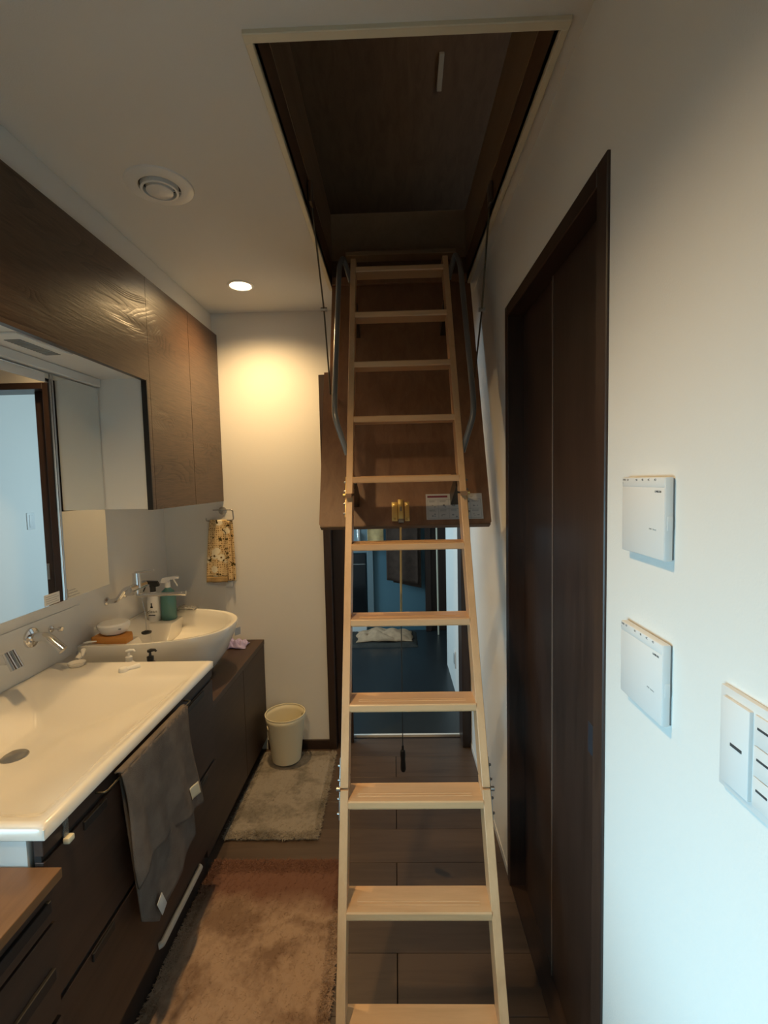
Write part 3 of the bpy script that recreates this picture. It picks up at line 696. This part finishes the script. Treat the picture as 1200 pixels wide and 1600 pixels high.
b.build('bowl', M['ceramic2'], ss, ang=50)
MB().prism([(2.335, .755), (2.335, .836), (2.21, .836), (2.15, .755)], 'X', SX0, SX0+.185, .006).build('ledge', M['ceramic2'], ss)
MB().prism([(1.832, .775), (1.832, .866), (1.935, .866), (2.00, .775)], 'X', SX0, SX0+.175, .004).build('ledge', M['ceramic2'], ss)
MB().lathe([(0, .004), (.022, .004), (.028, 0)], (-.98, 2.05, .752)).build('drain', M['steel'], ss)
a_ = outline(.60, .955)
MB().obox((-.768, 2.222, .79), (.55, .83, 0), (-.83, .55, .1), (0, 0, 1), .032, .002, .036).build('sticker', M['label'], ss, label='small printed sticker on the sink side')

# ---- objects round the slop sink
def spray(x, y, z, body, head, name, label, r, h, yaw, flat=1):
    t = thing(name, (x, y, z), label, 'spray bottle')
    MB().lathe([(0, 0), (r*.95, 0), (r, .004), (r, h*.72), (r*.8, h*.86), (.014, h*.95), (.012, h)], (x, y, z), n=28).build('body', body, t)
    hd = MB(); c, s = cos(yaw), sin(yaw)
    def P(a, q): return (x+a*c, y+a*s, z+q)
    hd.tube([P(0, h-.004), P(0, h+.022)], .0135, 16)
    ax, ay = (c, s, 0), (-s, c, 0)
    pr = [(-.030, h+.030), (-.022, h+.046), (.030, h+.050), (.052, h+.047), (.052, h+.036), (.012, h+.034), (.012, h+.020), (-.014, h+.020), (-.030, h+.022)]
    bmx = bmesh.new(); v0 = [bmx.verts.new(Vector(P(a, q))+Vector(ay)*.010) for a, q in pr]; v1 = [bmx.verts.new(Vector(P(a, q))-Vector(ay)*.010) for a, q in pr]
    bmx.faces.new(v0); bmx.faces.new(v1[::-1])
    for i in range(len(pr)): bmx.faces.new((v0[i], v0[(i+1) % len(pr)], v1[(i+1) % len(pr)], v1[i]))
    hd._add(bmx)
    hd.build('spray_head', head, t)
    MB().tube([P(.026, h+.036), P(.036, h+.018), P(.044, h-.002)], [.004, .0035, .003], 8).build('trigger', head, t)
    return t
b1 = spray(-1.190, 2.262, .8365, M['plastic'], M['rubber'], 'spray_bottle', 'white spray bottle with a black trigger head standing at the back of the sink', .0285, .148, radians(190))
text('clean', .022, (-1.190+.006, 2.262-.0288, .888), (1, .2, 0), (0, 0, 1), 'label_text', M['ink'], b1)
MB().box(-1.189, -1.183, 2.2325, 2.2335, .906, .930).box(-1.192, -1.180, 2.2325, 2.2335, .906, .914).build('label_emblem', M['ink'], b1, smooth=False)
MB().box(-1.202, -1.170, 2.2325, 2.2345, .868, .872).build('label_line', M['ink'], b1, smooth=False)
spray(-1.130, 2.290, .8365, M['tealglass'], M['plastic'], 'spray_bottle', 'teal spray bottle with a white trigger head beside the white one', .036, .162, radians(20))
# plug on chain
pg = thing('sink_plug', (-1.155, 2.07, .80), 'black rubber plug hanging on a thin chain over the sink', 'plug')
MB().lathe([(0, .012), (.010, .012), (.012, .010), (.021, .008), (.021, .003), (.018, 0), (0, 0)], (-1.115, 2.045, .842), n=24).build('stopper', M['rubber'], pg)
MB().tube([(-1.115, 2.045, .853), (-1.116, 2.046, .93), (-1.13, 2.05, 1.0)], .0014, 6).build('chain', M['steel'], pg)
# white soap bowl on orange block
ob = thing('sponge_block', (-1.19, 2.0, .80), 'orange brown sponge block on the left ledge of the utility sink', 'sponge')
MB().prism([(-1.238, 1.850), (-1.17, 1.836), (-1.085, 1.840), (-1.088, 1.89), (-1.11, 1.925), (-1.235, 1.93)], 'Z', .866, .892, .004).build('block', M['orange'], ob)
wb = thing('soap_bowl', (-1.18, 1.97, .892), 'white soap container sitting on the orange block in the utility sink', 'soap container')
MB().lathe([(0, .0), (.034, 0), (.050, .010), (.060, .030), (.061, .042), (.054, .048), (0, .050)], (-1.168, 1.895, .892), n=32).build('shell', M['plastic'], wb)
MB().box(-1.126, -1.116, 1.853, 1.858, .920, .924).build('mark', M['inkgrey'], wb, smooth=False)
MB().tube([(-1.250, 1.822, .878), (-1.225, 1.828, .880), (-1.205, 1.835, .880)], [.005, .004, .003]).build('brush_handle', M['plastic'], label='small white brush handle at the left end of the orange block', cat='brush')
# crumpled clear wrapper on far rim
crumple(-1.06, 2.335, .868, .10, .05, .022, 9, 20, 12).build('plastic_wrapper', M['clear'], solid=.0008, label='crumpled clear plastic wrapper on the far rim of the utility sink', cat='wrapper')
crumple(-.855, 2.462, .630, .105, .10, .045, 12, 26, 22).build('rubber_glove', M['purple'], solid=.001, label='crumpled lilac rubber glove on the dark counter behind the sink', cat='glove')
# pumps between vanity and sink
def pump(x, y, z, r, h, body, head, label):
    t = thing('pump_bottle', (x, y, z), label, 'pump bottle')
    MB().lathe([(0, 0), (r, 0), (r, h*.82), (r*.75, h*.92), (.010, h*.97), (.010, h)], (x, y, z), n=24).build('body', body, t)
    q = MB().lathe([(.0125, h-.004), (.0125, h+.010), (.005, h+.013), (.004, h+.028), (0, h+.028)], (x, y, z), n=18)
    q.tube([(x-.008, y, z+h+.030), (x+.004, y, z+h+.034), (x+.020, y-.002, z+h+.036), (x+.026, y-.002, z+h+.030)], [.006, .0065, .005, .0035], 10)
    q.build('pump_head', head, t); return t
pump(-1.028, 1.750, .632, .030, .205, M['plastic'], M['plastic'], 'white pump bottle behind the vanity, only its white pump showing')
pump(-.945, 1.750, .632, .030, .205, M['rubber'], M['rubber'], 'black pump bottle behind the vanity, only its black pump showing')
# things on the vanity deck
sd = MB(); sd.lathe([(0, .004), (.018, .004), (.028, .012), (.030, .013), (.024, .002), (.015, 0), (0, 0)], (-1.165, 1.655, VZ), n=32)
sd.tube([(-1.185, 1.690, VZ+.012), (-1.178, 1.71, VZ+.028), (-1.168, 1.70, VZ+.040), (-1.160, 1.68, VZ+.026)], [.010, .012, .009, .003], 12)
sd.build('soap_dish', M['ceramic'], label='small white ceramic soap dish at the back far corner of the vanity', cat='soap dish')
cp = MB(); cp.lathe([(0, .013), (.012, .013), (.015, .009), (.016, 0), (0, 0)], (-.962, 1.600, VZ), n=24); cp.tube([(-.962, 1.60, VZ+.005), (-.925, 1.638, VZ+.004)], [.006, .010], 10)
cp.build('contact_lens_case', M['plastic'], label='small white cap lying on the far deck of the vanity', cat='cap')
# ---- faucets on the vanity wall
fa = thing('wall_spout', (LW, 1.572, .985), 'chrome wall-mounted spout over the vanity basin', 'faucet')
MB().lathe([(0, .012), (.018, .012), (.033, .006), (.035, 0), (0, 0)], (LW+.005, 1.572, .985), 'X').build('wall_flange', M['chrome'], fa)
MB().tube(fillet([(LW+.012, 1.572, .985), (-1.205, 1.572, .990), (-1.150, 1.572, .940)], .02), .0155, 20).build('spout', M['chrome'], fa)
sv = thing('stop_tap', (LW, 1.665, .985), 'small chrome stop tap beside the wall spout', 'tap')
MB().lathe([(0, .010), (.006, .010), (.012, .006), (.0125, 0), (0, 0)], (LW+.005, 1.665, .985), 'X', 24).build('flange', M['chrome'], sv)
MB().tube([(LW+.014, 1.665, .985), (LW+.038, 1.665, .985)], .0035).lathe([(0, .010), (.007, .010), (.009, .006), (.009, -.002), (0, -.004)], (LW+.038, 1.665, .985), 'X', 20).build('knob', M['chrome'], sv)
mh = thing('mixer_handle', (LW, 1.36, .985), 'chrome mixer lever with twin round bars at the left picture edge', 'faucet')
MB().lathe([(0, .012), (.018, .012), (.033, .006), (.035, 0), (0, 0)], (LW+.005, 1.36, .985), 'X').build('wall_flange', M['chrome'], mh)
MB().tube([(LW+.012, 1.36, .985), (-1.158, 1.36, .988)], .016, 20).build('body', M['chrome'], mh)
for dy_ in (-.011, .011): MB().tube([(-1.162, 1.36+dy_, 1.012), (-1.138, 1.36+dy_, .960)], [.0085, .0105], 16).build('lever_bar', M['chrome'], mh)
# ---- slop sink mixer
sm_ = thing('sink_mixer', (LW, 2.05, 1.0), 'chrome wall mixer with a long straight spout over the utility sink', 'faucet')
for yy in (2.010, 2.150):
    MB().lathe([(0, .010), (.012, .010), (.018, .005), (.019, 0), (0, 0)], (LW, yy, .998), 'X', 28).build('union_flange', M['chrome'], sm_)
    MB().tube(fillet([(LW+.008, yy, .998), (LW+.050, yy, 1.0), (LW+.075, yy+(.012 if yy < 2.1 else -.012), 1.045), (-1.170, yy+(.015 if yy < 2.1 else -.015), 1.050)], .02), .0105, 16).build('union', M['chrome'], sm_)
MB().tube([(-1.168, 2.015, 1.045), (-1.168, 2.145, 1.045)], .017, 20).build('mixer_body', M['chrome'], sm_)
MB().tube([(-1.166, 2.080, 1.04), (-1.166, 2.080, 1.108)], [.019, .0165], 20).build('cartridge', M['chrome'], sm_)
MB().tube([(-1.170, 2.080, 1.108), (-1.13, 2.08, 1.114), (-1.085, 2.08, 1.120)], [.007, .005, .003], 10).build('lever', M['chrome'], sm_)
MB().tube(fillet([(-1.166, 2.08, 1.045), (-1.166, 2.08, 1.006), (-.955, 2.08, 1.012)], .012), .0085, 16).tube([(-.962, 2.08, 1.012), (-.944, 2.08, 1.0125)], .0105, 16).build('spout', M['chrome'], sm_)
# ---- towel ring on far wall
rg = thing('towel_ring', (-.94, FW, 1.355), 'steel open towel ring with round wall plate below the upper cabinet', 'towel ring')
MB().lathe([(0, -.010), (.010, -.010), (.021, -.006), (.022, 0), (0, 0)], (-.940, FW, 1.352), 'Y', 28).build('wall_plate', M['steel'], rg)
RY = FW-.030
MB().tube([(-.940, FW-.008, 1.354), (-.940, RY, 1.356)], .006, 12).tube(fillet([(-.982, RY, 1.358), (-.875, RY, 1.358), (-.872, RY, 1.302), (-1.020, RY, 1.300), (-1.020, RY, 1.315)], .012), .0034, 10).build('ring', M['steel'], rg)
ft_ = thing('kitchen_towel', (-.955, RY, .965), 'floral honeycomb-print tan towel hanging from the ring in the far corner', 'towel')
def tw_(u, v, x0t, x1t, x0b, x1b, zt, zb, y, ph):
    s = v**.6; xa = x0t+(x0b-x0t)*s; xb = x1t+(x1b-x1t)*s
    return Vector((xa+(xb-xa)*u, y+.006*sin(u*10+ph)*(1-.3*v)-.004*v, zt+(zb-zt)*v))
b = MB(); b.grid(lambda u, v: tw_(u, v*.91, -.995, -.905, -1.030, -.914, 1.306, .966, RY-.009, 0), 26, 30); b.build('front_fall', M['floral'], ft_, solid=.004, ang=80)
b = MB(); b.grid(lambda u, v: tw_(u, .91+v*.09, -.995, -.905, -1.030, -.914, 1.306, .966, RY-.009, 0), 26, 4); b.build('hem', M['hem'], ft_, solid=.004, ang=80, label='plain tan hem')
b = MB(); b.grid(lambda u, v: tw_(u, v, -.930, -.882, -.925, -.872, 1.300, .968, RY+.010, 2), 16, 30); b.build('back_fall', M['floral'], ft_, solid=.004, ang=80)
MB().box(-.936, -.902, FW-.014, FW, .932, .962, .002).build('hook_plate', M['plastic'], label='small pale plastic hook plate on the wall under the floral towel', cat='hook')

# ---- waste bin
bn = thing('waste_bin', (-.607, 2.435, .02), 'cream plastic waste bin with side hand holes standing on the grey rug', 'waste bin')
BX, BY, BZ = -.607, 2.440, .024
b = MB(); H = .248
def br(z): return .074+(.104-.074)*(z/H)
NN = 64; zs = [0, .05, .10, .15, .178, .188, .198, .208, .218, H]
hole = lambda k, zi: (zi in (5, 6)) and ((k in range(37, 43)) or (k in range(5, 11)) )
R = []
for z in zs: R.append([b.bm.verts.new((BX+br(z)*cos(2*pi*(k-28)/NN-.75), BY+br(z)*sin(2*pi*(k-28)/NN-.75), BZ+z)) for k in range(NN)])
for zi in range(len(zs)-1):
    for k in range(NN):
        if not hole(k, zi): b.bm.faces.new((R[zi][k], R[zi][(k+1) % NN], R[zi+1][(k+1) % NN], R[zi+1][k]))
b.bm.faces.new(R[0][::-1])
b.build('bucket', M['beige'], bn, solid=.0025)
MB().lathe([(.1035, H-.002), (.1062, H), (.1062, H+.003), (.1020, H+.003), (.1015, H-.002)], (BX, BY, BZ), closed=True, n=64).build('rim', M['beige'], bn)

# ---- rugs
def shag(name, mt, x0, x1, y0, y1, n, label, seed, hh):
    rnd = random.Random(seed)
    t = thing(name, ((x0+x1)/2, (y0+y1)/2, 0), label, 'rug')
    skirt(rough_slab(x0, x1, y0, y1, 0, hh*.6, .0011, 70, 70, seed)).build('backing', mt, t)
    vs, fs = [], []
    for i in range(n):
        x, y = rnd.uniform(x0-.004, x1+.004), rnd.uniform(y0-.004, y1+.004)
        a = rnd.uniform(0, 2*pi); l = rnd.uniform(.5, 1)*hh*.24; ww = .0022; dx, dy = rnd.gauss(0, .0055), rnd.gauss(0, .0055)
        if not (x0 < x < x1 and y0 < y < y1): l *= .5
        k = len(vs); c, s = cos(a)*ww, sin(a)*ww; zb = hh*.5
        vs += [(x-c, y-s, zb), (x+c, y+s, zb), (x+dx*.6+c*.8, y+dy*.6+s*.8, zb+l*.6), (x+dx*1.6, y+dy*1.6, zb+l*.85)]; fs += [(k, k+1, k+2), (k, k+2, k+3)]
    me = bpy.data.meshes.new('pile'); me.from_pydata([Vector(v)-WL[t.name] for v in vs], [], fs); me.materials.append(mt)
    o = bpy.data.objects.new('pile', me); COL.objects.link(o); o.parent = t; o['kind'] = 'stuff'
shag('rug', M['rugbrown'], -.742, -.215, .75, 1.765, 90000, 'long brown shaggy rug beside the vanity, darker at its far end', 1, .020)
shag('rug', M['ruggrey'], -.748, -.352, 1.885, 2.515, 42000, 'grey shaggy rug in front of the far counter, under the waste bin', 2, .018)

# ================================================================== CEILING FITTINGS
vt = thing('ceiling_vent', (-.690, 1.48, CZ), 'round white ventilation outlet in the ceiling', 'ceiling vent')
c = (-.690, 1.480, CZ)
MB().lathe([(.098, 0), (.096, -.004), (.088, -.007), (.066, -.010), (.060, -.008), (.058, 0)], c, n=64).build('flange', M['white'], vt)
MB().lathe([(.060, -.001), (.060, -.0005), (0, -.0005)], c, n=48).build('duct', M['black'], vt)
MB().lathe([(.0535, -.001), (.0535, -.016), (.047, -.017), (.046, -.001)], c, n=56).build('ring', M['white'], vt)
MB().lathe([(0, -.021), (.033, -.021), (.038, -.018), (.038, -.001)], c, n=48).build('disc', M['white'], vt)
for k in range(3):
    a = k*2*pi/3+.4; MB().tube([(c[0]+.036*cos(a), c[1]+.036*sin(a), CZ-.008), (c[0]+.060*cos(a), c[1]+.060*sin(a), CZ-.008)], .0015, 6).build('strut', M['white'], vt)
def downlight(x, y, label, power, ang, blend):
    t = thing('downlight', (x, y, CZ), label, 'downlight', 'recessed downlights')
    MB().lathe([(.060, 0), (.060, -.003), (.050, -.005), (.047, -.002), (.046, 0)], (x, y, CZ), n=48).build('trim_ring', M['white'], t)
    MB().lathe([(0, -.0055), (.030, -.0050), (.044, -.002), (.0465, 0)], (x, y, CZ), n=40).build('lamp', M['lamp'], t, label='glowing lamp face')
    l = bpy.data.lights.new('downlight_beam', 'SPOT'); l.energy = power; l.color = WARM; l.spot_size = radians(ang); l.spot_blend = blend; l.shadow_soft_size = .035
    o = bpy.data.objects.new('downlight_beam', l); COL.objects.link(o); o.parent = t; o.location = (0, 0, -.012)
downlight(-.683, 2.215, 'lit recessed downlight near the far end wall', 66, 150, 1)
downlight(-.50, .62, 'lit recessed downlight above the near end of the vanity', 65, 136, .7)

# ================================================================== RIGHT WALL CONTROLS
def panel_box(y0, y1, z0, z1, label):
    t = thing('wall_controller', (RW, (y0+y1)/2, z0), label, 'controller', 'white wall controllers')
    fx = RW-.0155
    MB().box(RW-.003, RW, y0+.002, y1-.002, z0+.002, z1-.002, .001).build('back_plate', M['inkgrey'], t)
    MB().box(fx+.0006, RW-.003, y0, y1, z0, z1, .002).build('case', M['plastic_side'], t)
    MB().box(fx, fx+.006, y0+.001, y1-.001, z0+.001, z1-.0160, .0012).build('flap', M['plastic'], t)
    MB().box(fx, fx+.006, y0+.002, y1-.001, z1-.0150, z1-.0008, .0008).build('top_cover', M['plastic'], t)
    xd, yd = (0, -1, 0), (0, 0, 1)
    zt = z1-.0042
    for s, yy in (('FWB', y1-.008), ('1/0', y1-.0195), ('4A', y1-.048), ('4B', y1-.066), ('4C', y1-.084), ('4D', y1-.102)):
        text(s, .0048, (fx-.0001, yy, zt), xd, yd, 'print', M['ink'], t, .0001)
    text('!', .005, (fx-.0001, y1-.0035, z1-.010), xd, yd, 'print', M['ink'], t, .0001)
    text('OMRON', .0046, (fx-.0001, y0+.0180, z1-.0215), xd, yd, 'print', M['ink'], t, .00025)
    text('FWB   Battery', .0034, (fx-.0001, y0+.031, z0+.044), xd, yd, 'print', M['inkgrey'], t, .0001)
    MB().box(fx+.004, RW-.004, y0-.0007, y0+.002, z0+.045, z0+.065, .0004).build('side_tab', M['plastic_side'], t)
panel_box(.683, .811, 1.372, 1.494, 'upper of the two white wall controllers between door and switches')
panel_box(.682, .810, 1.127, 1.250, 'lower of the two white wall controllers between door and switches')
sp = thing('switch_plate', (RW, .50, 1.118), 'white multi-gang light switch plate at the right picture edge', 'switch')
MB().box(RW-.0075, RW, .435, .571, 1.118, 1.243, .0015).build('plate', M['plastic_side'], sp)
MB().box(RW-.0125, RW-.0070, .517, .560, 1.129, 1.233, .001).build('rocker', M['plastic'], sp)
MB().box(RW-.0132, RW-.0123, .527, .545, 1.179, 1.1825).build('indicator', M['ink'], sp, smooth=False)
for k in range(3):
    MB().box(RW-.0100, RW-.0070, .465, .513, 1.129+k*.0350, 1.163+k*.0350, .0006).build('rocker', M['plastic'], sp)
    MB().box(RW-.0106, RW-.0098, .492, .508, 1.148+k*.0350, 1.1505+k*.0350).build('indicator', M['ink'], sp, smooth=False)
